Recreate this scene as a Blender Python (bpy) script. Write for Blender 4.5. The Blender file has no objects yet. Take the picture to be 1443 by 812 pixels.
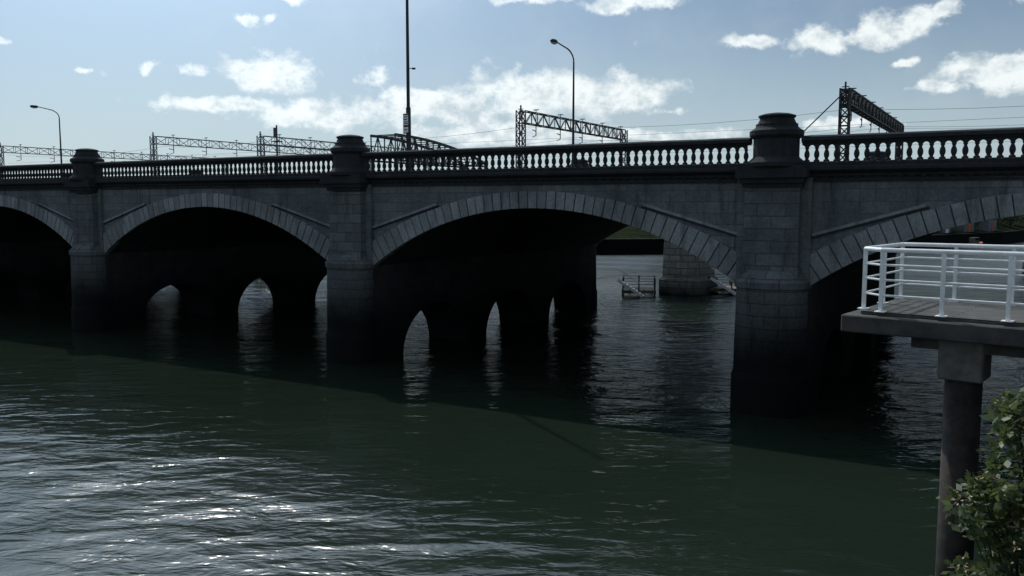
import bpy, bmesh, math, random
from mathutils import Vector, Matrix
random.seed(7)
S=bpy.context.scene
COL=S.collection
# ------------------------------------------------------------------ helpers
def box_uv(me):
    uv=me.uv_layers.new(name="UVMap")
    for p in me.polygons:
        n=p.normal
        for li in p.loop_indices:
            c=me.vertices[me.loops[li].vertex_index].co
            if abs(n.z)>0.8: u=(c.x,c.y)
            elif abs(n.x)>abs(n.y): u=(c.y,c.z)
            else: u=(c.x,c.z)
            uv.data[li].uv=u
def mk(name,bm,mat,parent=None,loc=(0,0,0),rot=0.0,label=None,cat=None,group=None,kind=None,smooth=False,shear=False,recalc=True):
    if recalc: bmesh.ops.recalc_face_normals(bm,faces=bm.faces)
    if shear:
        for v in bm.verts:
            t=min(1,max(0,(v.co.z-5)/3.0)); v.co.z+=camb(v.co.x)*t
    me=bpy.data.meshes.new(name); bm.to_mesh(me); bm.free()
    if smooth:
        for p in me.polygons: p.use_smooth=True
    box_uv(me)
    ob=bpy.data.objects.new(name,me); COL.objects.link(ob)
    if mat: me.materials.append(mat)
    if parent: ob.parent=parent
    ob.location=loc; ob.rotation_euler=(0,0,rot)
    tag(ob,label,cat,group,kind); return ob
def tag(ob,label=None,cat=None,group=None,kind=None):
    if label: ob["label"]=label
    if cat: ob["category"]=cat
    if group: ob["group"]=group
    if kind: ob["kind"]=kind
def empty(name,loc,rot=0.0,**k):
    ob=bpy.data.objects.new(name,None); COL.objects.link(ob)
    ob.location=loc; ob.rotation_euler=(0,0,rot); ob.empty_display_size=0.3
    tag(ob,**k); return ob
def camb(x): return -0.0032*x
def box(bm,x0,x1,y0,y1,z0,z1):
    v=[bm.verts.new((x,y,z)) for x in(x0,x1) for y in(y0,y1) for z in(z0,z1)]
    for f in((0,1,3,2),(4,6,7,5),(0,4,5,1),(2,3,7,6),(0,2,6,4),(1,5,7,3)): bm.faces.new([v[i] for i in f])
def beam(bm,p,q,w,h=None):
    p=Vector(p);q=Vector(q);d=q-p
    if d.length<1e-6: return
    d.normalize(); h=h or w
    up=Vector((0,0,1)) if abs(d.z)<0.95 else Vector((1,0,0))
    s=d.cross(up).normalized()*w/2; u=s.cross(d).normalized()*h/2
    v=[bm.verts.new(a+b*s+c*u) for a in(p,q) for b,c in((-1,-1),(1,-1),(1,1),(-1,1))]
    for f in((0,1,2,3),(7,6,5,4),(0,4,5,1),(1,5,6,2),(2,6,7,3),(3,7,4,0)): bm.faces.new([v[i] for i in f])
def tube(bm,p,q,r0,r1=None,n=10):
    r1=r0 if r1 is None else r1
    p=Vector(p);q=Vector(q);d=(q-p).normalized()
    up=Vector((0,0,1)) if abs(d.z)<0.95 else Vector((1,0,0))
    s=d.cross(up).normalized();u=s.cross(d).normalized()
    A=[];B=[]
    for i in range(n):
        a=2*math.pi*i/n; o=s*math.cos(a)+u*math.sin(a)
        A.append(bm.verts.new(p+o*r0));B.append(bm.verts.new(q+o*r1))
    for i in range(n):
        j=(i+1)%n; bm.faces.new((A[i],A[j],B[j],B[i]))
    bm.faces.new(A[::-1]);bm.faces.new(B)
def lathe(bm,prof,n=16,cx=0,cy=0,cz=0,ph=0):
    rings=[]
    for r,z in prof:
        rings.append([bm.verts.new((cx+r*math.cos(ph+2*math.pi*i/n),cy+r*math.sin(ph+2*math.pi*i/n),cz+z)) for i in range(n)])
    for a,b in zip(rings,rings[1:]):
        for i in range(n):
            j=(i+1)%n; bm.faces.new((a[i],a[j],b[j],b[i]))
    bm.faces.new(rings[0][::-1]); bm.faces.new(rings[-1])
def extr_x(bm,prof,x0,x1):
    A=[bm.verts.new((x0,y,z)) for y,z in prof];B=[bm.verts.new((x1,y,z)) for y,z in prof]
    n=len(prof)
    for i in range(n):
        j=(i+1)%n; bm.faces.new((A[i],A[j],B[j],B[i]))
    bm.faces.new(A[::-1]);bm.faces.new(B)
# ------------------------------------------------------------------ materials
class NT:
    def __init__(s,tree): s.t=tree; s.n=tree.nodes; s.l=tree.links
    def add(s,ty,**k):
        n=s.n.new(ty)
        for a,b in k.items(): setattr(n,a,b)
        return n
    def put(s,sock,v):
        if isinstance(v,bpy.types.NodeSocket): s.l.new(v,sock)
        else: sock.default_value=v
    def math(s,op,a,b=None,clamp=False):
        n=s.add('ShaderNodeMath',operation=op,use_clamp=clamp); s.put(n.inputs[0],a)
        if b is not None: s.put(n.inputs[1],b)
        return n.outputs[0]
    def vmath(s,op,a,b=None):
        n=s.add('ShaderNodeVectorMath',operation=op); s.put(n.inputs[0],a)
        if b is not None: s.put(n.inputs[1],b)
        return n
    def noise(s,vec,scale,detail=4,rough=.55,dist=0.0):
        n=s.add('ShaderNodeTexNoise'); s.put(n.inputs['Vector'],vec)
        n.inputs['Scale'].default_value=scale;n.inputs['Detail'].default_value=detail
        n.inputs['Roughness'].default_value=rough;n.inputs['Distortion'].default_value=dist
        return n.outputs['Fac']
    def ramp(s,f,a,b,c0=0.0,c1=1.0,smooth=True):
        n=s.add('ShaderNodeMapRange',interpolation_type='SMOOTHSTEP' if smooth else 'LINEAR'); s.put(n.inputs[0],f)
        n.inputs[1].default_value=a;n.inputs[2].default_value=b;n.inputs[3].default_value=c0;n.inputs[4].default_value=c1
        return n.outputs[0]
    def mix(s,f,a,b,mode='MIX'):
        n=s.add('ShaderNodeMix',data_type='RGBA',blend_type=mode); s.put(n.inputs[0],f)
        def c(v): return v if isinstance(v,bpy.types.NodeSocket) else (v[0],v[1],v[2],1)
        s.put(n.inputs[6],c(a)); s.put(n.inputs[7],c(b)); return n.outputs[2]
def newmat(name):
    m=bpy.data.materials.new(name); m.use_nodes=True
    nt=NT(m.node_tree); b=m.node_tree.nodes['Principled BSDF']; return m,nt,b
def stone(name,c1,c2,bw=0.95,rh=0.42,mortar=0.012,soot=0.6,island=False,bump=0.5,brick=True,tide=False,tz=4.0,mk_=.5):
    m,nt,b=newmat(name)
    geo=nt.add('ShaderNodeNewGeometry'); uv=nt.add('ShaderNodeUVMap'); pos=geo.outputs['Position']
    if brick:
        br=nt.add('ShaderNodeTexBrick'); nt.l.new(uv.outputs[0],br.inputs['Vector'])
        br.inputs['Color1'].default_value=(*c1,1);br.inputs['Color2'].default_value=(*c2,1)
        br.inputs['Mortar'].default_value=(c1[0]*mk_,c1[1]*mk_,c1[2]*mk_,1)
        br.inputs['Scale'].default_value=1;br.inputs['Mortar Size'].default_value=mortar
        br.inputs['Mortar Smooth'].default_value=.5
        br.inputs['Brick Width'].default_value=bw;br.inputs['Row Height'].default_value=rh
        col=br.outputs['Color']; bf=br.outputs['Fac']
    else:
        f=geo.outputs['Random Per Island'] if island else nt.noise(pos,.8,2)
        col=nt.mix(f,c1,c2); bf=None
    big=nt.noise(pos,.45,5,.65)
    col=nt.mix(nt.ramp(big,.38,.72),col,(c1[0]*.5,c1[1]*.51,c1[2]*.53))if soot>0 else col
    st=nt.vmath('MULTIPLY',pos,(2.2,2.2,.22)).outputs[0]
    sn=nt.noise(st,1.0,5,.7)
    dk=nt.ramp(sn,.50,.72,0,soot)
    col=nt.mix(dk,col,(.020,.021,.022))
    fine=nt.noise(pos,9,4,.7)
    col=nt.mix(.5,col,nt.mix(nt.ramp(fine,.3,.7),(.4,.4,.4),(1,1,1)),'MULTIPLY')
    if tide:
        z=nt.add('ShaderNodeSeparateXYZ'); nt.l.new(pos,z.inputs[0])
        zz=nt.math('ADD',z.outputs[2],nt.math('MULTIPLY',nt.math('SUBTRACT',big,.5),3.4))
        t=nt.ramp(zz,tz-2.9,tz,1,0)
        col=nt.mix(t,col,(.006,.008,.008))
    nt.l.new(col,b.inputs['Base Color']); b.inputs['Roughness'].default_value=.88
    b.inputs['Specular IOR Level'].default_value=.15
    h=nt.noise(pos,14,4,.6)
    hh=nt.math('MULTIPLY',h,.5)
    if bf is not None: hh=nt.math('SUBTRACT',hh,nt.math('MULTIPLY',bf,1.0))
    bp=nt.add('ShaderNodeBump'); bp.inputs['Strength'].default_value=bump;bp.inputs['Distance'].default_value=.03
    nt.l.new(hh,bp.inputs['Height']); nt.l.new(bp.outputs[0],b.inputs['Normal'])
    return m
def plain(name,c,rough=.6,metal=0,var=.35,c2=None,scale=3,spec=.5):
    m,nt,b=newmat(name)
    geo=nt.add('ShaderNodeNewGeometry')
    n=nt.noise(geo.outputs['Position'],scale,6,.65)
    c2=c2 or tuple(x*(1-var) for x in c)
    nt.l.new(nt.mix(nt.ramp(n,.35,.65),c,c2),b.inputs['Base Color'])
    b.inputs['Roughness'].default_value=rough;b.inputs['Metallic'].default_value=metal
    b.inputs['Specular IOR Level'].default_value=spec
    return m
M_wall=stone('ashlar_stone',(.205,.225,.232),(.15,.165,.17),soot=.55,mortar=.016,bump=.4)
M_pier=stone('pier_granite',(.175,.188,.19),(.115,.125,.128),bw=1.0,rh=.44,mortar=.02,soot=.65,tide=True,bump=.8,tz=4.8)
M_farpier=stone('block_granite',(.50,.48,.42),(.28,.27,.24),bw=1.1,rh=.55,mortar=.05,soot=.4,tide=True,bump=1.0,tz=2.4,mk_=.3)
M_vous=stone('voussoir_stone',(.36,.385,.385),(.24,.255,.257),soot=.5,brick=False,island=True)
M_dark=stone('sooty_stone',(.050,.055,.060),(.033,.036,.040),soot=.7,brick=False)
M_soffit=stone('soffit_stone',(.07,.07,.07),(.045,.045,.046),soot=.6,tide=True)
M_bal=stone('baluster_stone',(.055,.058,.062),(.036,.038,.041),soot=.4,brick=False,bump=.2)
M_asph=plain('asphalt',(.05,.05,.052),.9)
M_conc=plain('concrete',(.17,.165,.15),.85,c2=(.08,.078,.07),scale=2)
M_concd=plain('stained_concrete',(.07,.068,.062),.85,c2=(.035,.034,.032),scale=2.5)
M_white=plain('white_paint',(.86,.87,.87),.4,c2=(.74,.75,.74),scale=6)
M_steel=plain('dark_steel',(.03,.032,.035),.6,.3)
M_grey=plain('hazed_steel_shed_grey',(.17,.19,.205),.6,.0)  # far gantry steel, distance haze put into the colour; also shed wall grey
M_mid=plain('hazed_mid_steel',(.07,.078,.085),.6,.0)  # dark steel lightened in the colour to suggest air haze
M_rust=plain('rusty_pile',(.045,.032,.024),.8,0,c2=(.012,.011,.010),scale=4)
M_lens=plain('lamp_glass',(.5,.5,.48),.2)
M_grass=plain('grass',(.024,.030,.016),1.0,c2=(.013,.017,.010),scale=.5,spec=0)
M_pave=plain('paving',(.22,.21,.19),.85,c2=(.15,.145,.13),scale=1.2)
M_wood=plain('weathered_boards',(.20,.17,.13),.8,c2=(.10,.085,.07),scale=5)
M_bark=plain('bark',(.06,.045,.03),.9)
M_orange=plain('orange_paint',(.65,.13,.03),.5)
M_glass=plain('dark_glass',(.02,.025,.03),.1)
M_brickw=stone('warehouse_brick',(.22,.12,.08),(.15,.08,.06),bw=.6,rh=.25,soot=.4)
M_slate=plain('slate',(.06,.06,.065),.9,spec=.1)
def boards():
    m,nt,b=newmat('deck_boards')
    uv=nt.add('ShaderNodeUVMap'); br=nt.add('ShaderNodeTexBrick'); nt.l.new(uv.outputs[0],br.inputs['Vector'])
    br.inputs['Color1'].default_value=(.12,.115,.10,1);br.inputs['Color2'].default_value=(.06,.058,.05,1);br.inputs['Mortar'].default_value=(.01,.01,.01,1)
    br.inputs['Scale'].default_value=1;br.inputs['Brick Width'].default_value=3.2;br.inputs['Row Height'].default_value=.15;br.inputs['Mortar Size'].default_value=.014
    geo=nt.add('ShaderNodeNewGeometry'); n=nt.noise(geo.outputs['Position'],4,6,.7)
    nt.l.new(nt.mix(.7,br.outputs['Color'],nt.mix(nt.ramp(n,.3,.7),(.3,.3,.3),(1,1,1)),'MULTIPLY'),b.inputs['Base Color']); b.inputs['Roughness'].default_value=.85
    return m
M_boards=boards()
def leafmat(name,a,c):
    m,nt,b=newmat(name); geo=nt.add('ShaderNodeNewGeometry')
    nt.l.new(nt.mix(geo.outputs['Random Per Island'],a,c),b.inputs['Base Color']); b.inputs['Roughness'].default_value=.5
    tr=nt.add('ShaderNodeBsdfTranslucent'); tr.inputs[0].default_value=(c[0]*1.2,c[1]*1.25,c[2],1)
    mx=nt.add('ShaderNodeMixShader'); mx.inputs[0].default_value=.35
    nt.l.new(b.outputs[0],mx.inputs[1]);nt.l.new(tr.outputs[0],mx.inputs[2])
    nt.l.new(mx.outputs[0],nt.n['Material Output'].inputs[0]); return m
M_leaf=leafmat('shrub_leaves',(.03,.06,.028),(.12,.15,.06))
M_leafd=leafmat('tree_leaves',(.012,.025,.010),(.035,.05,.018))
M_flower=plain('pale_blossom',(.50,.42,.28),.7,c2=(.34,.22,.14))
def watermat():
    m,nt,b=newmat('river_water')
    geo=nt.add('ShaderNodeNewGeometry'); p=geo.outputs['Position']
    big=nt.noise(p,.05,3)
    nt.l.new(nt.mix(nt.ramp(big,.3,.7),(.010,.0165,.0115),(.0145,.0235,.016)),b.inputs['Base Color'])
    b.inputs['IOR'].default_value=1.333
    # distance measured across the bridge axis: breeze differs above and below the bridge
    pw=nt.vmath('DOT_PRODUCT',p,(-SA,CA,0)).outputs['Value']
    gust=nt.noise(p,.09,3,.5)
    pr=nt.math('ADD',pw,nt.math('MULTIPLY',nt.math('SUBTRACT',gust,.5),9))
    near=nt.ramp(pr,13,20,1.0,0)
    mid=nt.ramp(pr,24,33,0,1)
    far=nt.ramp(pr,58,78,0,1)
    rg=nt.math('ADD',.09,nt.math('ADD',nt.math('MULTIPLY',near,.13),nt.math('MULTIPLY',far,.24)))
    nt.l.new(rg,b.inputs['Roughness'])
    mp=nt.add('ShaderNodeMapping'); nt.l.new(p,mp.inputs[0]); mp.inputs['Rotation'].default_value=(0,0,math.radians(14)); mp.inputs['Scale'].default_value=(.45,1,1)
    q=mp.outputs[0]
    w1=nt.noise(q,.50,2,.5,.6); w2=nt.noise(q,1.7,3,.55,.5); w3=nt.noise(q,5,3,.6,.3)
    # short chop is strongest around the bridge piers
    h=nt.math('ADD',nt.math('MULTIPLY',w1,.44),nt.math('ADD',nt.math('MULTIPLY',w2,.22),nt.math('MULTIPLY',w3,nt.math('ADD',.03,nt.math('MULTIPLY',mid,.035)))))
    g=nt.ramp(gust,.3,.7,.7,1.15)
    amp=nt.math('ADD',nt.math('ADD',.55,nt.math('MULTIPLY',near,.85)),nt.math('ADD',nt.math('MULTIPLY',mid,1.1),nt.math('MULTIPLY',far,.9)))
    h=nt.math('MULTIPLY',h,nt.math('MULTIPLY',g,amp))
    bp=nt.add('ShaderNodeBump'); bp.inputs['Strength'].default_value=1.0; bp.inputs['Distance'].default_value=.38
    nt.l.new(h,bp.inputs['Height']); nt.l.new(bp.outputs[0],b.inputs['Normal'])
    return m
# ------------------------------------------------------------------ frames
ANG=math.radians(-30.7); CA,SA=math.cos(ANG),math.sin(ANG)
PO=(9.4,30.6)
def W(x,y,z=0): return (PO[0]+x*CA-y*SA, PO[1]+x*SA+y*CA, z)
M_water=watermat()
# ------------------------------------------------------------------ river bridge
bridge=empty('stone_bridge',(PO[0],PO[1],0),ANG,label='dark sooty stone road bridge with wide segmental arches over river',cat='bridge')
PX=[19.4,0.0,-19.8,-40.3,-60.8,-81.0]
BW=24.4; ZS=4.6; ZC=7.3; ZT=8.45; PT=1.3
for i in range(len(PX)-1):
    x1=PX[i]-PT; x0=PX[i+1]+PT
    c=(x0+x1)/2; hs=(x1-x0)/2; r=ZC-ZS; R=(hs*hs+r*r)/(2*r); zc=ZC-R
    N=48
    bm=bmesh.new(); a0=math.asin(hs/R)
    xs=[c+R*math.sin(-a0+2*a0*k/N) for k in range(N+1)]
    zs=[zc+math.sqrt(max(0,R*R-(x-c)**2)) for x in xs]
    bf=[bm.verts.new((x,0,z)) for x,z in zip(xs,zs)]; tf=[bm.verts.new((x,0,ZT)) for x in xs]
    bb=[bm.verts.new((x,BW,z)) for x,z in zip(xs,zs)]; tb=[bm.verts.new((x,BW,ZT)) for x in xs]
    for k in range(N):
        bm.faces.new((bf[k],bf[k+1],tf[k+1],tf[k])); bm.faces.new((bb[k],tb[k],tb[k+1],bb[k+1]))
        bm.faces.new((tf[k],tf[k+1],tb[k+1],tb[k]))
    mk('spandrel_wall',bm,M_wall,bridge,shear=True)
    bm=bmesh.new()
    bf=[bm.verts.new((x,0.01,z-.012)) for x,z in zip(xs,zs)]; bb=[bm.verts.new((x,BW-.01,z-.012)) for x,z in zip(xs,zs)]
    for k in range(N): bm.faces.new((bf[k],bb[k],bb[k+1],bf[k+1]))
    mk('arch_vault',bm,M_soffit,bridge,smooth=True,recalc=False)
    th=lambda t:.68+.30*(abs(t)/a0)**2
    for yf,yb in((-.09,.25),(BW+.09,BW-.25)):
        sg=-1 if yf<0 else 1
        bm=bmesh.new(); NV=43
        for k in range(NV):
            t0=-a0+2*a0*k/NV; t1=-a0+2*a0*(k+1)/NV; g=.0013
            pr=.02*random.random(); ex=random.uniform(-.02,.02)
            P=[]
            for y in(yf+sg*pr,yb):
                for t,rr in((t0+g,R-.02),(t1-g,R-.02),(t1-g,R+th(t1)+ex),(t0+g,R+th(t0)+ex)):
                    P.append(bm.verts.new((c+rr*math.sin(t),y,zc+rr*math.cos(t))))
            for f in((0,1,2,3),(7,6,5,4),(0,4,5,1),(1,5,6,2),(2,6,7,3),(3,7,4,0)): bm.faces.new([P[q] for q in f])
        bmesh.ops.recalc_face_normals(bm,faces=bm.faces)
        bmesh.ops.bevel(bm,geom=[e for e in bm.edges],offset=.014,segments=1,affect='EDGES')
        mk('voussoir_ring',bm,M_vous,bridge,shear=True)
        y0=0 if yf<0 else BW
        for sd_ in(-1,1):
            B=(hs-.02,6.30)
            best=None
            for k in range(60):
                t=a0*k/60*.95; P_=((R+th(t)+.05)*math.sin(t),zc+(R+th(t)+.05)*math.cos(t))
                sl=(P_[1]-B[1])/(B[0]-P_[0]+1e-6)
                if P_[0]<B[0]-1 and (best is None or sl>best[0]): best=(sl,P_)
            A=best[1]
            bm=bmesh.new()
            yc=y0+sg*.04
            beam(bm,(c+sd_*A[0],yc,A[1]),(c+sd_*B[0],yc,B[1]),.08,.06); mk('spandrel_string',bm,M_dark,bridge,shear=True)
            bm=bmesh.new()
            beam(bm,(c+sd_*(A[0]+.1),y0+sg*.03,A[1]+.085),(c+sd_*B[0],y0+sg*.03,B[1]+.09),.06,.10); mk('spandrel_string',bm,M_vous,bridge,shear=True)
# piers
OPC=(5.0,12.7,20.3); OW=2.85; OH=2.45
def pier_parts(px):
    pr=empty('pier',(px,0,0)); pr.parent=bridge
    ys=[0.0]
    for cc in OPC:
        ys+= [cc-OW-.001]+[cc-OW*math.cos(math.pi*k/20) for k in range(21)]+[cc+OW+.001]
    ys.append(BW)
    def f(y):
        for cc in OPC:
            if abs(y-cc)<=OW+1e-6: return OH*math.sqrt(max(0,1-((y-cc)/OW)**2)) -.05
        return -2
    bm=bmesh.new(); L=[]
    for y in ys:
        z=f(y); L.append([bm.verts.new((sx*PT,y,zz)) for sx in(-1,1) for zz in(z,ZT)])
    for a,b in zip(L,L[1:]):
        bm.faces.new((a[0],b[0],b[1],a[1])); bm.faces.new((a[2],a[3],b[3],b[2])); bm.faces.new((a[0],a[2],b[2],b[0])); bm.faces.new((a[1],b[1],b[3],a[3]))
    bm.faces.new((L[0][0],L[0][1],L[0][3],L[0][2])); bm.faces.new((L[-1][0],L[-1][2],L[-1][3],L[-1][1]))
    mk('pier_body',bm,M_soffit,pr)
    cb=camb(px)
    for side in(-1,1):
        y0=0 if side<0 else BW
        bm=bmesh.new(); rings=[]
        for s,z in((1.05,-2),(1.04,1.25),(1.0,1.4),(.99,1.45),(.95,4.45),(1.0,4.5),(1.02,4.72),(.97,4.78),(.74,5.12)):
            pts=[(-1.32,-side*.2)]
            for k in range(0,19):
                a=math.pi*k/18; pts.append((-1.32*math.cos(a),side*1.15*math.sin(a)**.85))
            pts.append((1.32,-side*.2))
            rings.append([bm.verts.new((x*s,y0+y*s,z)) for x,y in pts])
        n=len(rings[0])
        for a,b in zip(rings,rings[1:]):
            for i in range(n): bm.faces.new((a[i],a[(i+1)%n],b[(i+1)%n],b[i]))
        bm.faces.new(rings[0]);bm.faces.new(rings[-1])
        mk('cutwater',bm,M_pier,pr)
        bm=bmesh.new()
        def bx(w,d0,d1,z0,z1):
            a=y0+side*d1;b=y0-side*d0; box(bm,-w,w,min(a,b),max(a,b),z0,z1)
        bx(1.30,.1,.16,4.75,8.40)
        mk('backing_pier',bm,M_wall,pr)
        bm=bmesh.new(); bx(.96,.1,.50,4.7,8.05); bx(1.02,.1,.56,4.7,5.25)
        mk('pilaster',bm,M_pier,pr)
        bm=bmesh.new()
        bx(1.04,.1,.58,8.05+cb,8.2+cb); bx(1.12,.1,.68,8.202+cb,8.38+cb); bx(1.22,.1,.82,8.382+cb,8.70+cb)
        bx(1.16,.1,.76,8.702+cb,8.80+cb)
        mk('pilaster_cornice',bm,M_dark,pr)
        bm=bmesh.new()
        lathe(bm,[(1.00,0),(1.02,.14),(.95,.2),(.87,.27),(.81,.32),(.79,.36),(.79,.97),(.82,1.0),(.89,1.05),(.93,1.10),(.93,1.25),(.87,1.29),(.77,1.35),(.72,1.42),(.72,1.50),(.66,1.52),(.58,1.70),(.64,1.74),(.64,1.80),(.45,1.86),(.15,1.90)],28,0,y0+side*.03,8.78+cb)
        mk('pedestal',bm,M_dark,pr)
for px in PX: pier_parts(px)
XA,XB=-82.0,20.5
BALS=[]
SP=.325
for side in(-1,1):
    def P(lst): return [((y if side<0 else BW-y),z) for y,z in lst]
    bm=bmesh.new(); extr_x(bm,P([(.3,8.452),(-.05,8.36),(-.05,8.40),(-.14,8.44),(-.14,8.52),(-.34,8.60),(-.40,8.64),(-.40,8.74),(-.30,8.78),(.6,8.78)]),XA,XB)
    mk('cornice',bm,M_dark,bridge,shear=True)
    bm=bmesh.new(); extr_x(bm,P([(.2,8.24),(-.075,8.24),(-.075,8.34),(.2,8.34)]),XA,XB)
    mk('string_course',bm,M_dark,bridge,shear=True)
    if side<0:
        bm=bmesh.new(); x=XA
        while x<XB: 
            box(bm,x,x+.16,-.12,.0,8.385,8.445); x+=.34
        mk('dentil_course',bm,M_dark,bridge,shear=True)
    for i in range(len(PX)-1):
        x1=PX[i]-.9; x0=PX[i+1]+.9
        bal=empty('balustrade',(0,0,0)); bal.parent=bridge
        if side<0: BALS.append((bal,x0,x1))
        bm=bmesh.new(); extr_x(bm,P([(.12,8.782),(-.22,8.782),(-.22,8.90),(-.17,8.94),(.07,8.94),(.12,8.90)]),x0,x1); mk('base_course',bm,M_dark,bal,shear=True)
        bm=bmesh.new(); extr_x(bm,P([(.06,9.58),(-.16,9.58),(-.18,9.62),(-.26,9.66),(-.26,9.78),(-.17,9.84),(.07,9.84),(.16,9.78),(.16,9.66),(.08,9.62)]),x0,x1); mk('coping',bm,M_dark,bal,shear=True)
        if side<0:
            n=round((x1-x0)/SP); st=(x1-x0)/n
            bm=bmesh.new(); r=st/2-.045
            for k in range(n):
                cxx=x0+st*k
                for q in range(8):
                    a=math.pi*q/8; b=math.pi*(q+1)/8
                    xa,za=cxx-r*math.cos(a),9.36+1.3*r*math.sin(a); xb,zb=cxx-r*math.cos(b),9.36+1.3*r*math.sin(b)
                    if xa<x0 or xb>x1: continue
                    v=[bm.verts.new((X,Y,Z)) for Y in(-.075,-.005) for X,Z in((xa,za),(xb,zb),(xb,9.59),(xa,9.59))]
                    bm.faces.new(v[:4]);bm.faces.new(v[7:3:-1]);bm.faces.new((v[0],v[4],v[5],v[1]))
                if k<n: box(bm,cxx+r,min(x1,cxx+st-r),-.075,-.005,9.35,9.59)
            mk('baluster_arcade',bm,M_bal,bal,shear=True,recalc=False)
def balprof(): return [(.10,0),(.10,.05),(.06,.08),(.055,.11),(.085,.18),(.095,.25),(.08,.33),(.052,.40),(.045,.43),(.07,.45),(.07,.48),(.05,.50),(.05,.64)]
bm=bmesh.new(); lathe(bm,balprof(),10)
proto=mk('baluster',bm,M_bal,None,smooth=False)
pts=[]
for bal,x0,x1 in BALS:
    n=round((x1-x0)/SP); st=(x1-x0)/n
    for k in range(n): pts.append((bal,x0+st*(k+.5)))
near=[p for p in pts if p[1]<9.5]; near.sort(key=lambda p:-p[1]); ind=near[:100]; rest=[p for p in pts if p not in ind]
first=True
for bal,x in ind:
    o=proto if first else proto.copy()
    if not first: COL.objects.link(o)
    first=False
    o.parent=bal; o.location=(x,-.04,8.938+camb(x))
bm=bmesh.new()
for bal,x in rest: lathe(bm,balprof(),8,x,-.04,8.938+camb(x))
mk('far_balusters',bm,M_bal,bridge,kind='stuff')
bm=bmesh.new()
x=XA
while x<XB: lathe(bm,[(.10,0),(.05,.1),(.09,.25),(.04,.47),(.08,.6),(.08,.645)],6,x,BW+.04,8.938+camb(x)); x+=.34
mk('opposite_balusters',bm,M_bal,bridge,kind='stuff')
bm=bmesh.new(); box(bm,XA,XB,.25,BW-.25,8.46,8.80); mk('bridge_deck',bm,M_asph,bridge,shear=True)
for a,b in((.62,4.2),(BW-4.2,BW-.62)):
    bm=bmesh.new(); box(bm,XA,XB,a,b,8.79,8.93); mk('footway',bm,M_pave,bridge,shear=True)
# ------------------------------------------------------------------ lamps, pole
def street_lamp(x,y,h,arm,label):
    e=empty('street_lamp',W(x,y,8.9+camb(x)),ANG,label=label,cat='street lamp',group='street lamps along the bridge')
    bm=bmesh.new(); tube(bm,(0,0,0),(0,0,1.4),.13,.12); tube(bm,(0,0,1.4),(0,0,h-.8),.095,.055)
    last=Vector((0,0,h-.8))
    for k in range(1,8):
        a=math.pi/2*k/7*.85
        q=Vector((0,-arm*.5*(1-math.cos(a)),h-.8+.75*math.sin(a))); tube(bm,last,q,.05,.047,8); last=q
    tip=Vector((0,-arm,h+.12)); tube(bm,last,tip,.047,.04,8)
    mk('lamp_post',bm,M_steel,e,smooth=False)
    bm=bmesh.new(); lathe(bm,[(.02,-.05),(.5,0),(.55,.08),(.4,.18),(.1,.22)],12)
    for v in bm.verts: v.co.x*=.32; v.co.y=v.co.y*.85-arm-.25; v.co.z+=h+.02
    mk('lamp_head',bm,M_steel,e)
    bm=bmesh.new(); lathe(bm,[(.1,-.10),(.36,-.06),(.40,0)],12)
    for v in bm.verts: v.co.x*=.32; v.co.y=v.co.y*.85-arm-.28; v.co.z+=h+.0
    mk('lamp_lens',bm,M_lens,e)
street_lamp(-18.9,21.6,8.95,2.6,'tall dark street lamp with curved arm above the parapet')
street_lamp(-78.0,21.6,8.1,2.3,'tall dark street lamp with curved arm above the parapet')
e=empty('sign_pole',W(-17.9,2.0,8.9),ANG,label='very tall slim dark pole carrying a small sign box',cat='pole')
bm=bmesh.new(); tube(bm,(0,0,0),(0,0,3.2),.13,.12);tube(bm,(0,0,3.2),(0,0,12),.085,.06); mk('pole_shaft',bm,M_steel,e)
bm=bmesh.new(); tube(bm,(0,0,5.05),(.32,0,5.0),.02,.02,6); box(bm,.28,.42,-.05,.05,4.96,5.04); mk('camera_bracket',bm,M_steel,e)
bm=bmesh.new(); box(bm,-.17,.19,-.22,-.10,1.95,2.9); bmesh.ops.bevel(bm,geom=list(bm.edges),offset=.02,affect='EDGES',segments=1); mk('sign_box',bm,M_steel,e)
bm=bmesh.new(); box(bm,-.13,.15,-.228,-.221,2.35,2.82);box(bm,-.13,.15,-.228,-.221,2.0,2.26); mk('sign_face',bm,M_white,e)
bm=bmesh.new(); 
for z in(2.74,2.62,2.50,2.42,2.13): box(bm,-.09,.11,-.234,-.229,z-.02,z+.02)
mk('sign_marking',bm,M_steel,e)
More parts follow.
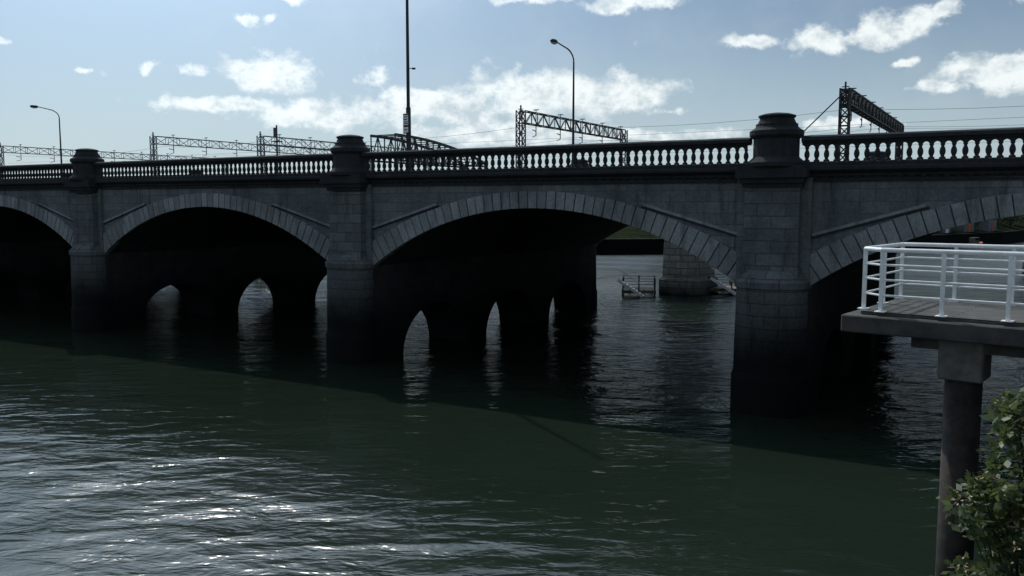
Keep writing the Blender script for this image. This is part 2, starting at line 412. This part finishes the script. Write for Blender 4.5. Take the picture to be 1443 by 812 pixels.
# ------------------------------------------------------------------ railway viaduct
via=empty('railway_viaduct',(PO[0],PO[1],0),ANG,label='steel railway viaduct on masonry piers behind the road bridge',cat='railway bridge')
for y0,y1 in((36.5,42),(63.2,66.8),(71.5,74.5),(79,84)):
    bm=bmesh.new(); box(bm,-135,40,y0,y1,8.9,9.3); box(bm,-135,40,y0,y0+.3,8.3,9.6); box(bm,-135,40,y1-.3,y1,8.3,9.6)
    mk('track_deck',bm,M_steel,via)
bm=bmesh.new()
for x in(-124,-87.5,-69.5,-50.5,-35.5,-16.6,10,30): box(bm,x-.3,x+.3,36.8,83.7,8.35,8.88)
mk('cross_girder',bm,M_steel,via)
bm=bmesh.new(); box(bm,-52.2,-46.8,55.6,57,8.885,9.3)
mk('truss_bearer',bm,M_steel,via)
for xx,y0,y1,hw in((-16.7,37,42,1.95),(10,38,43,1.7),(-42,38,43,1.7),(-16.2,78,83,1.5),(10,78,83,1.7),(-68,38,43,1.7),(-95,38,43,1.7)):
    bm=bmesh.new()
    rings=[]
    for s,z in((1.15,-2),(1.12,1.2),(1.0,1.4),(.93,5.6),(1.02,5.7),(1.02,6.1),(.9,6.2),(.88,8.34)):
        n=16; rings.append([bm.verts.new((xx+hw*s*math.copysign(abs(math.cos(2*math.pi*k/n))**.6,math.cos(2*math.pi*k/n)),(y0+y1)/2+2.5*s*math.copysign(abs(math.sin(2*math.pi*k/n))**.6,math.sin(2*math.pi*k/n)),z)) for k in range(n)])
    for a,b in zip(rings,rings[1:]):
        for k in range(16): bm.faces.new((a[k],a[(k+1)%16],b[(k+1)%16],b[k]))
    bm.faces.new(rings[0]);bm.faces.new(rings[-1])
    mk('viaduct_pier',bm,M_farpier,via)
def lattice(bm,p,q,w,d,step,t=.06):
    p=Vector(p);q=Vector(q);D=q-p;L=D.length;dn=D.normalized()
    if abs(dn.z)>.9: a=Vector((1,0,0));b=Vector((0,1,0))
    else: a=Vector((1,0,0)); b=Vector((0,0,1))
    cs=[a*sx*w/2+b*sz*d/2 for sx,sz in((-1,-1),(1,-1),(1,1),(-1,1))]
    for c in cs: beam(bm,p+c,q+c,t*1.3)
    n=max(2,round(L/step))
    for k in range(n):
        s0=p+D*k/n; s1=p+D*(k+1)/n
        for j in range(4):
            c0,c1=cs[j],cs[(j+1)%4]
            if k%2: c0,c1=c1,c0
            beam(bm,s0+c0,s1+c1,t)
        for j in range(4): beam(bm,s0+cs[j],s0+cs[(j+1)%4],t*.8)
def gantry(x,y,span,zt,label,wid=.55,dep=1.15,t=.075,mat=None,step=1.0):
    z0=9.3; h=zt-z0; mat=mat or M_steel
    e=empty('overhead_line_gantry',W(x,y,z0),ANG,label=label,cat='railway gantry',group='overhead line gantries on the railway viaduct')
    for yy in(0,span):
        bm=bmesh.new(); lattice(bm,(0,yy,0),(0,yy,h),wid,wid,.7,t); box(bm,-.5,.5,yy-.5,yy+.5,0,.15); mk('mast',bm,mat,e)
    bm=bmesh.new(); lattice(bm,(0,.3,h-dep/2),(0,span-.3,h-dep/2),wid,dep,step,t); mk('truss_boom',bm,mat,e)
    k=3.0
    while k<span-1:
        bm=bmesh.new()
        beam(bm,(0,0,0),(0,0,.4),.06); tube(bm,(-.3,0,.34),(.3,0,.34),.05,.05,6)
        beam(bm,(0,0,-dep),(0,0,-dep-1.0),.07); tube(bm,(0,0,-dep-1.0),(0,-.7,-dep-1.2),.04,.04,6); tube(bm,(0,0,-dep-.6),(0,-.7,-dep-.5),.05,.05,6)
        beam(bm,(0,0,.1),(0,0,-dep-.1),.05)
        mk('insulator_hanger',bm,mat,e,loc=(0,k,h))
        k+=5.2
    bm=bmesh.new(); beam(bm,(0,0,h-.2),(0,0,h+.5),.12); box(bm,-.25,.25,-.06,.06,h+.1,h+.16); mk('mast_finial',bm,mat,e)
    return e
gl='dark steel lattice gantry carrying railway overhead wires'
g2='steel lattice gantry in haze-paled grey carrying railway overhead wires'
g=gantry(-4.3,38.5,34.5,16.3,gl+' with a diagonal stay',t=.085,wid=.65)
bm=bmesh.new(); beam(bm,(0,0,6.8),(-6.5,-1.5,0),.09); mk('diagonal_stay',bm,M_steel,g)
gantry(-34.0,40.5,24.8,16.5,gl,t=.07,step=1.2,mat=M_mid,wid=.65)
gantry(-69.5,40.8,32.5,15.6,g2,mat=M_grey,t=.06,step=1.7,dep=.95); gantry(-87.2,39.5,42,16.2,g2,mat=M_grey,t=.06,step=1.7,dep=.95); gantry(-123,40,42,16.3,g2,mat=M_grey,t=.065,step=1.8,dep=.95)
e=empty('bow_truss',W(-49.5,38.8,9.3),ANG,label='grey curved top steel truss rising above the railway deck',cat='steel truss')
bm=bmesh.new(); n=16; SPN=17.6
def zt_(t): return 2.9+2.5*max(0,math.cos(t*math.pi/2))**.75
for sx in(-1.6,1.6):
    prev=None
    for k in range(n+1):
        t=k/n; y=SPN*t; a=Vector((sx,y,zt_(t))); b=Vector((sx,y,2.8))
        beam(bm,a,b,.10)
        if prev: beam(bm,prev[0],a,.26); beam(bm,prev[1],b,.2); beam(bm,prev[1] if k%2 else prev[0],a if k%2 else b,.09)
        prev=(a,b)
for k in range(n+1):
    t=k/n; beam(bm,(-1.6,SPN*t,zt_(t)),(1.6,SPN*t,zt_(t)),.1)
mk('truss_frame',bm,M_mid,e)
bm=bmesh.new()
for y in(0.2,SPN-.2):
    for sx in(-1.6,1.6): beam(bm,(sx,y,.0),(sx,y,2.9),.25)
mk('truss_leg',bm,M_mid,e)
e=empty('signal_post',W(-66,40,9.3),ANG,label='slim dark railway signal post with small platform',cat='railway signal')
bm=bmesh.new(); tube(bm,(0,0,0),(0,0,7.3),.11,.09); mk('signal_shaft',bm,M_mid,e)
bm=bmesh.new(); box(bm,-.5,.5,-.4,.4,5.4,5.5); box(bm,-.22,.22,-.3,-.1,6.0,7.0); mk('signal_head',bm,M_mid,e)
for k,(y,z) in enumerate(((41,15.0),(50,14.4),(60,15.0),(64,14.8))):
    bm=bmesh.new(); sup=[45,19,-4.3,-34.0,-69.5,-87.2,-123]
    for a,b in zip(sup,sup[1:]):
        N=8; sag=.02*abs(b-a)
        pp=[Vector((a+(b-a)*i/N,y,z-4*sag*(i/N)*(1-i/N))) for i in range(N+1)]
        for p,q in zip(pp,pp[1:]): beam(bm,p,q,.022)
    beam(bm,(sup[0],y,z-1.25),(sup[-1],y,z-1.25),.02)
    mk('overhead_wire',bm,M_steel,None,loc=(PO[0],PO[1],0),rot=ANG,label='thin overhead railway wire strung between the gantries',cat='wire',group='overhead railway wires')
# ------------------------------------------------------------------ landing stages
def stage(x,y,w,d,label,flip=1,rot=0):
    e=empty('landing_stage',(x,y,0),rot,label=label,cat='landing stage')
    bm=bmesh.new(); box(bm,-w/2,w/2,0,d,.25,.5); 
    k=-w/2
    while k<w/2: box(bm,k,k+.12,-.06,0,.15,.55); k+=.6
    mk('stage_deck',bm,M_wood,e)
    bm=bmesh.new()
    for xx in(-w/2+.1,0,w/2-.1):
        for yy in(.1,d-.1): tube(bm,(xx,yy,-1.5),(xx,yy,1.5),.06,.06,8)
    for zz in(1.0,1.45):
        for yy in(.1,d-.1): tube(bm,(-w/2+.1,yy,zz),(w/2-.1,yy,zz),.025,.025,6)
        for xx in(-w/2+.1,w/2-.1): tube(bm,(xx,.1,zz),(xx,d-.1,zz),.025,.025,6)
    mk('guard_rail',bm,M_steel,e)
    bm=bmesh.new()
    for s in range(7):
        xx=flip*(-.2+s*.26); box(bm,min(xx,xx+.24),max(xx,xx+.24),-1.0,-.1,.15+s*.17,.19+s*.17)
    for yy in(-1.0,-.1): beam(bm,(flip*-.3,yy,.1),(flip*1.7,yy,1.4),.06,.2); beam(bm,(flip*-.3,yy,1.0),(flip*1.7,yy,2.3),.04)
    mk('stair',bm,M_white,e)
stage(10.4,69.5,2.8,3.0,'small timber landing stage with metal stair and rails',-1,-.15)
stage(18.4,71,4.0,3.0,'low timber landing stage beside a masonry pier',-1,-.2)
# ------------------------------------------------------------------ viewing platform
PA=math.atan2(-.64,.77)
plat=empty('viewing_platform',(5.37,13.8,0),PA,label='concrete quayside platform with white tubular railing on a pile',cat='platform')
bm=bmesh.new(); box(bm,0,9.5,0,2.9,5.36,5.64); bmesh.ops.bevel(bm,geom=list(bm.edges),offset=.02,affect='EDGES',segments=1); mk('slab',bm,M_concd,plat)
bm=bmesh.new(); box(bm,.25,9.5,.22,2.75,5.645,5.70); mk('deck_boarding',bm,M_boards,plat)
bm=bmesh.new()
box(bm,1.0,9.5,.35,.95,5.16,5.357); box(bm,1.0,9.5,2.0,2.5,5.16,5.357)
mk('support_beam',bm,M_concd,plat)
for xx,yy in((1.72,.65),(5.2,2.2)):
    bm=bmesh.new(); box(bm,xx-.32,xx+.32,yy-.32,yy+.32,4.70,5.34); bmesh.ops.bevel(bm,geom=list(bm.edges),offset=.025,affect='EDGES',segments=1); mk('pile_head',bm,M_conc,plat)
    bm=bmesh.new(); tube(bm,(xx,yy,-2),(xx,yy,4.71),.27,.27,20); mk('pile',bm,M_rust,plat,smooth=True)
rl=empty('railing',(0,0,0)); rl.parent=plat
BK=2.62
path=[(9.3,.22),(.55,.22),(.2,.5),(.2,BK),(9.3,BK)]
posts=[(.55,.22),(1.45,.22),(2.35,.22),(3.25,.22),(4.15,.22),(5.05,.22),(5.95,.22),(.2,.5),(.2,1.55),(.2,BK),(1.1,BK),(2.0,BK),(2.9,BK),(3.8,BK),(4.7,BK),(5.6,BK)]
ZR=6.70
for i,(x,y) in enumerate(posts):
    bm=bmesh.new(); box(bm,-.028,.028,-.028,.028,5.70,ZR-.02); box(bm,-.08,.08,-.08,.08,5.702,5.715); mk('railing_post',bm,M_white,rl,loc=(x,y,0))
bm=bmesh.new()
for a,b in zip(path,path[1:]): tube(bm,(a[0],a[1],ZR),(b[0],b[1],ZR),.036,.036,12)
for p in path: bmesh.ops.create_icosphere(bm,subdivisions=1,radius=.036,matrix=Matrix.Translation((p[0],p[1],ZR)))
mk('top_rail',bm,M_white,rl)
bm=bmesh.new()
for zz in(5.97,6.22,6.46):
    for a,b in zip(path,path[1:]): tube(bm,(a[0],a[1],zz),(b[0],b[1],zz),.018,.018,8)
mk('lower_rails',bm,M_white,rl)
# ------------------------------------------------------------------ foliage
def leaves(bm,c,r,n,size,sq=1.0,wid=.38):
    for _ in range(n):
        d=Vector((random.gauss(0,1),random.gauss(0,1),random.gauss(0,1))).normalized()*(random.random()**.45)*r
        p=Vector(c)+Vector((d.x,d.y,d.z*sq))
        a=Vector((random.uniform(-1,1),random.uniform(-1,1),random.uniform(-.9,.5))).normalized()
        b=a.cross(Vector((random.uniform(-1,1),random.uniform(-1,1),random.uniform(-1,1)))).normalized()
        L=size*random.uniform(.6,1.4); w=L*wid
        v=[bm.verts.new(p),bm.verts.new(p+a*L*.45+b*w*.6),bm.verts.new(p+a*L),bm.verts.new(p+a*L*.45-b*w*.6)]
        bm.faces.new(v)
e=empty('shrub',(6.4,9.8,1.0),0,label='leafy green and yellow shrub growing out beside quay wall',cat='shrub')
cl=[]
for (cx,cy,cz,r,n) in((5.95,9.9,4.95,.35,6),(6.1,9.8,4.55,.45,9),(5.8,9.7,3.95,.48,12),(5.42,9.75,3.75,.28,6),(5.75,9.8,3.3,.5,13),(5.65,9.8,2.7,.5,12),(6.6,9.9,3.7,.7,10),(6.4,9.9,2.3,.7,8),(5.42,9.8,2.9,.3,6)):
    for _ in range(n):
        d=Vector((random.gauss(0,1),random.gauss(0,1),random.gauss(0,1))).normalized()*random.random()**.5*r
        cl.append((cx+d.x-6.4,cy+d.y-9.8,cz+d.z-1.0))
bm=bmesh.new(); bmf=bmesh.new()
for c in cl:
    leaves(bm,c,random.uniform(.14,.30),random.randint(28,52),.115,.8,.5)
    if random.random()<.35: leaves(bmf,(c[0]-.1,c[1]-.1,c[2]+.12),.10,16,.05)
mk('shrub_foliage',bm,M_leaf,e,recalc=False); mk('blossom',bmf,M_flower,e,recalc=False)
bm=bmesh.new()
root=Vector((.35,.1,-.6))
for c in cl[::2]:
    m=(root+Vector(c))/2+Vector((random.uniform(-.15,.15),random.uniform(-.15,.15),-.1)); tube(bm,root,m,.03,.018,6); tube(bm,m,Vector(c),.018,.006,5)
mk('shrub_stem',bm,M_bark,e)
def tree(x,y,z,h,w,label):
    e=empty('tree',(x,y,z),random.uniform(0,6),label=label,cat='tree',group='trees on the river bank')
    bm=bmesh.new(); tube(bm,(0,0,-.5),(0,0,h*.45),.28,.18,8)
    for k in range(6):
        a=k*1.05; tube(bm,(0,0,h*.4),(math.cos(a)*w*.35,math.sin(a)*w*.35,h*.7),.12,.04,6)
    mk('trunk',bm,M_bark,e)
    bm=bmesh.new()
    for _ in range(34):
        a=random.uniform(0,6.3); rr=random.random()**.6*w*.5; hz=h*(.2+.7*random.random()); rr*=1-.5*abs(hz/h-.5)
        leaves(bm,(math.cos(a)*rr,math.sin(a)*rr,hz),w*.15,60,.45)
    mk('crown',bm,M_leafd,e,recalc=False)
# ------------------------------------------------------------------ ground & water
bm=bmesh.new()
v=[bm.verts.new(p) for p in((-1500,-600,0),(1500,-600,0),(1500,2500,0),(-1500,2500,0))]; bm.faces.new(v)
mk('water',bm,M_water,None,kind='structure',label='dark green rippled river water')
def prism(name,poly,zt,mat,lab):
    bm=bmesh.new(); v=[bm.verts.new((x,y,zt)) for x,y in poly]; f=bm.faces.new(v); bm.normal_update()
    if f.normal.z<0: f.normal_flip()
    mk(name,bm,mat,None,kind='structure',label=lab,recalc=False)
Q=[(-60,-22),(-2,1.0),(2.6,3.2),(6.9,9.6),(13,12.6),(23,17),(25.5,21.0),(130,197)]
prism('ground',Q+[(1500,197),(1500,-600),(-60,-600)],5.68,M_pave,'paved riverside quay ground')
bm=bmesh.new()
for a,b in zip(Q,Q[1:]):
    A=[bm.verts.new((p[0],p[1],z)) for p in(a,b) for z in(-1,5.45)]; bm.faces.new((A[0],A[2],A[3],A[1]))
    beam(bm,(a[0],a[1],5.57),(b[0],b[1],5.57),.5,.24)
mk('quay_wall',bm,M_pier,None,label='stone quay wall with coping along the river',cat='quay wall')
FB=[(-700,60),(-92,116),(0,128),(60,138),(95,165),(135,210),(1500,700)]
bm=bmesh.new()
lv=[(1.2,2.35),(12,4.2),(900,6.5),(2300,6.5)]
rows=[]
for x,y in FB: rows.append([bm.verts.new((x,y+o,z)) for o,z in lv])
for a,b in zip(rows,rows[1:]):
    for k in range(3): bm.faces.new((a[k],b[k],b[k+1],a[k+1]))
mk('river_bank',bm,M_grass,None,kind='structure',label='grassy far river bank')
bm=bmesh.new()
for a,b in zip(FB,FB[1:]):
    A=[bm.verts.new((p[0],p[1],z)) for p in(a,b) for z in(-1,2.3)]; bm.faces.new((A[0],A[2],A[3],A[1]))
    B=[bm.verts.new((p[0],p[1]+o,2.37)) for p in(a,b) for o in(-.15,1.25)]; bm.faces.new((B[0],B[2],B[3],B[1]))
    C=[bm.verts.new((p[0],p[1]-.15,z)) for p in(a,b) for z in(2.1,2.37)]; bm.faces.new((C[0],C[2],C[3],C[1]))
mk('embankment_wall',bm,M_pier,None,label='low dark stone embankment wall across the river',cat='embankment wall')
for k,(x,y) in enumerate(((26,138),(40,142),(47,143),(55,145),(62,148),(68,152),(74,157),(80,161),(86,166),(92,172),(97,178),(33,141),(104,183),(111,190),(-60,138),(-40,142),(-75,140))):
    tree(x,y,3.0,random.uniform(4.0,5.0),random.uniform(7,10),'leafy green tree on the far river bank')
def warehouse(x,y,rot,L,Wd,H,label):
    e=empty('warehouse',(x,y,4.4),rot,label=label,cat='warehouse')
    bm=bmesh.new(); box(bm,-L/2,L/2,0,Wd,-.6,H); mk('wall',bm,M_brickw,e)
    bm=bmesh.new(); extr_x(bm,[(-.3,H+.01),(Wd+.3,H+.01),(Wd/2,H+1.1)],-L/2-.3,L/2+.3); mk('roof',bm,M_slate,e)
    k=-L/2+1.5
    while k<L/2-1.5:
        w_=empty('window',(k,-.02,1.0)); w_.parent=e
        bm=bmesh.new(); box(bm,0,1.2,-.01,.01,0,1.5); mk('pane',bm,M_glass,w_)
        bm=bmesh.new(); box(bm,-.08,0,-.05,.02,-.08,1.58);box(bm,1.2,1.28,-.05,.02,-.08,1.58);box(bm,0,1.2,-.05,.02,1.5,1.58);box(bm,0,1.2,-.08,.02,-.1,0); mk('frame',bm,M_white,w_)
        k+=3.2
warehouse(88,180,math.radians(38),22,10,3.4,'low brick warehouse with slate roof behind bank trees')
def shed(x,y,rot,L,H,door,label):
    e=empty('quayside_shed',(x,y,2.4),rot,label=label,cat='shed',group='sheds on the far embankment')
    bm=bmesh.new(); box(bm,-L/2,L/2,0,2.4,-.3,H); mk('wall',bm,M_grey,e)
    bm=bmesh.new(); extr_x(bm,[(-.2,H+.01),(2.6,H+.01),(2.6,H+.12),(-.2,H+.4)],-L/2-.15,L/2+.15); mk('roof',bm,M_slate,e)
    bm=bmesh.new(); box(bm,-.55,.55,-.06,-.005,0,1.9); mk('door',bm,door,e)
shed(86,160.5,math.radians(38),4,2.2,M_orange,'small grey quayside shed with orange door')
shed(93.5,166,math.radians(45),5,2.4,M_orange,'small grey quayside shed with orange door')
shed(79,155,math.radians(38),3,2.0,M_white,'small grey quayside shed with white door')
e=empty('work_boat',(84,154.5,0),math.radians(38),label='small orange work boat moored by the embankment',cat='boat')
e.scale=(.6,.6,.6)
bm=bmesh.new(); rings=[]
for x,w_,z in((-4,1.2,0),(-1,1.5,0),(2,1.3,.1),(3.6,.6,.3),(4.4,.05,.5)):
    rings.append([bm.verts.new(p) for p in((x,-w_,1.1+z),(x,-w_*.75,-.2),(x,w_*.75,-.2),(x,w_,1.1+z))])
for a,b in zip(rings,rings[1:]):
    for k in range(4): bm.faces.new((a[k],a[(k+1)%4],b[(k+1)%4],b[k]))
bm.faces.new(rings[0]);bm.faces.new(rings[-1]); mk('hull',bm,M_orange,e)
bm=bmesh.new(); box(bm,-2.2,.6,-.9,.9,1.1,2.9); bmesh.ops.bevel(bm,geom=list(bm.edges),offset=.08,affect='EDGES',segments=1); mk('cabin',bm,M_conc,e)
bm=bmesh.new(); box(bm,.601,.63,-.7,.7,2.1,2.7); box(bm,-2,.4,-.93,-.905,2.1,2.7); box(bm,-2,.4,.905,.93,2.1,2.7); mk('cabin_window',bm,M_glass,e)
# ------------------------------------------------------------------ sky world
SAZ=math.radians(-24); SEL=math.radians(48)
ts=Vector((math.sin(SAZ)*math.cos(SEL),math.cos(SAZ)*math.cos(SEL),math.sin(SEL)))
w=bpy.data.worlds.new("World"); S.world=w; w.use_nodes=True
nt=NT(w.node_tree); bg=w.node_tree.nodes['Background']
sky=nt.add('ShaderNodeTexSky',sky_type='NISHITA'); sky.sun_disc=False; sky.sun_elevation=SEL; sky.sun_rotation=SAZ
sky.air_density=1.0; sky.dust_density=.6; sky.ozone_density=1.5
tc=nt.add('ShaderNodeTexCoord'); dv=nt.vmath('NORMALIZE',tc.outputs['Generated']).outputs[0]
sp=nt.add('ShaderNodeSeparateXYZ'); nt.l.new(dv,sp.inputs[0])
az=nt.math('ARCTAN2',sp.outputs[0],sp.outputs[1]); el=nt.math('ARCSINE',sp.outputs[2])
n1=nt.noise(dv,18,6,.62); n2=nt.noise(nt.vmath('ADD',dv,(3.1,1.7,5.2)).outputs[0],18,6,.62)
az2=nt.math('ADD',az,nt.math('MULTIPLY',nt.math('SUBTRACT',n1,.5),.055)); el2=nt.math('ADD',el,nt.math('MULTIPLY',nt.math('SUBTRACT',n2,.5),.03))
cx=nt.add('ShaderNodeCombineXYZ'); nt.l.new(az2,cx.inputs[0]);nt.l.new(el2,cx.inputs[1]); ae=cx.outputs[0]
def cl_(px,py,sx,sy,s=1): return (math.atan((px-721.5)/1200),math.atan((290-py)/1200),sx/1200,sy/1200,s)
CL=[cl_(385,115,62,24),cl_(330,155,80,12,.95),cl_(470,165,130,22),cl_(545,105,28,22,.75),cl_(640,152,110,26),cl_(770,132,120,34),cl_(875,135,62,26),cl_(720,188,150,18),cl_(900,192,150,10,.9),
 cl_(1232,68,40,20),cl_(1275,60,30,18),cl_(1318,48,16,11,.95),cl_(1142,76,36,15),cl_(1045,74,32,9,.95),cl_(1410,128,75,22),cl_(1315,145,40,9,.85),cl_(355,50,14,9,.95),cl_(385,48,12,7,.85),cl_(215,115,15,9,.95),cl_(275,112,22,9,.95),cl_(135,123,16,6,.9),
 cl_(740,4,75,9,.95),cl_(880,14,60,13),cl_(420,10,20,12),cl_(1265,112,16,7,.95),cl_(950,158,22,6,.8),cl_(1150,22,36,6,.75),cl_(1435,42,20,11,.9),cl_(1180,186,60,9,.8),cl_(5,95,14,5,.85),
 cl_(-300,-900,420,200,.8),cl_(900,-400,260,70,.9),cl_(1500,-160,150,60)]
acc=None
for a,e_,sa,se,s in CL:
    v=nt.vmath('MULTIPLY',nt.vmath('SUBTRACT',ae,(a,e_,0)).outputs[0],(1/sa,1/se,0)).outputs[0]
    d=nt.vmath('DOT_PRODUCT',v,v).outputs['Value']
    g=nt.math('MULTIPLY',nt.math('POWER',2.71828,nt.math('MULTIPLY',d,-.75)),s)
    acc=g if acc is None else nt.math('MAXIMUM',acc,g)
fill_cloud=nt.ramp(sp.outputs[1],.2,-.4,0,.42)  # unseen cloud cover behind the camera, added to brighten the bridge face
acc=nt.math('MAXIMUM',acc,fill_cloud)
st=nt.vmath('MULTIPLY',dv,(1,1,1.3)).outputs[0]
f1=nt.noise(st,32,10,.62,.1)
dens=nt.math('ADD',acc,nt.math('MULTIPLY',nt.math('SUBTRACT',f1,.5),1.8))
cm=nt.ramp(dens,.34,.86)
veil=nt.ramp(nt.noise(st,5,7,.64),.42,.75,0,.42)
f2=nt.noise(nt.vmath('ADD',st,(.0,.0,.02)).outputs[0],36,7,.62)
shade=nt.ramp(nt.math('ADD',f2,nt.math('MULTIPLY',dens,.14)),.52,.82)
ccol=nt.mix(shade,(10.6,11.3,11.4),(6.2,7.3,7.9))
hs=nt.add('ShaderNodeHueSaturation'); hs.inputs['Saturation'].default_value=.80; hs.inputs['Value'].default_value=.76; nt.l.new(sky.outputs[0],hs.inputs['Color'])
skyc=nt.mix(1.0,hs.outputs[0],(.86,.97,1.04),'MULTIPLY')
haze=nt.ramp(el,-.02,.24,.7,0)
skyc=nt.mix(haze,skyc,(6.1,7.5,8.3))
col=nt.mix(veil,skyc,(5.7,6.9,7.6))
col=nt.mix(cm,col,ccol)
# bright hazy aureole around the sun
dt=nt.vmath('DOT_PRODUCT',dv,tuple(ts)).outputs['Value']
au=nt.math('MULTIPLY',nt.math('POWER',nt.math('MAXIMUM',dt,0.0),12.0),.52)
col=nt.mix(1.0,col,nt.mix(au,(0,0,0),(58,74,88)),'ADD')
nt.l.new(col,bg.inputs[0]); bg.inputs[1].default_value=.085
sd=bpy.data.lights.new('sun','SUN'); sd.energy=2.4; sd.angle=math.radians(.5); sd.color=(1,.95,.87)
so=bpy.data.objects.new('sun',sd); COL.objects.link(so)
so.rotation_euler=ts.to_track_quat('Z','Y').to_euler(); so.location=(0,0,60)
# ------------------------------------------------------------------ camera
cd=bpy.data.cameras.new('camera'); cam=bpy.data.objects.new('camera',cd); COL.objects.link(cam)
cd.sensor_width=36; cd.lens=36*1200/1443; cd.clip_end=6000; cd.clip_start=.05
cam.location=(0,0,7.4); cam.rotation_euler=(math.radians(90-5.5),0,0)
S.camera=cam
S.view_settings.view_transform='Standard'; S.view_settings.look='None'; S.view_settings.exposure=0
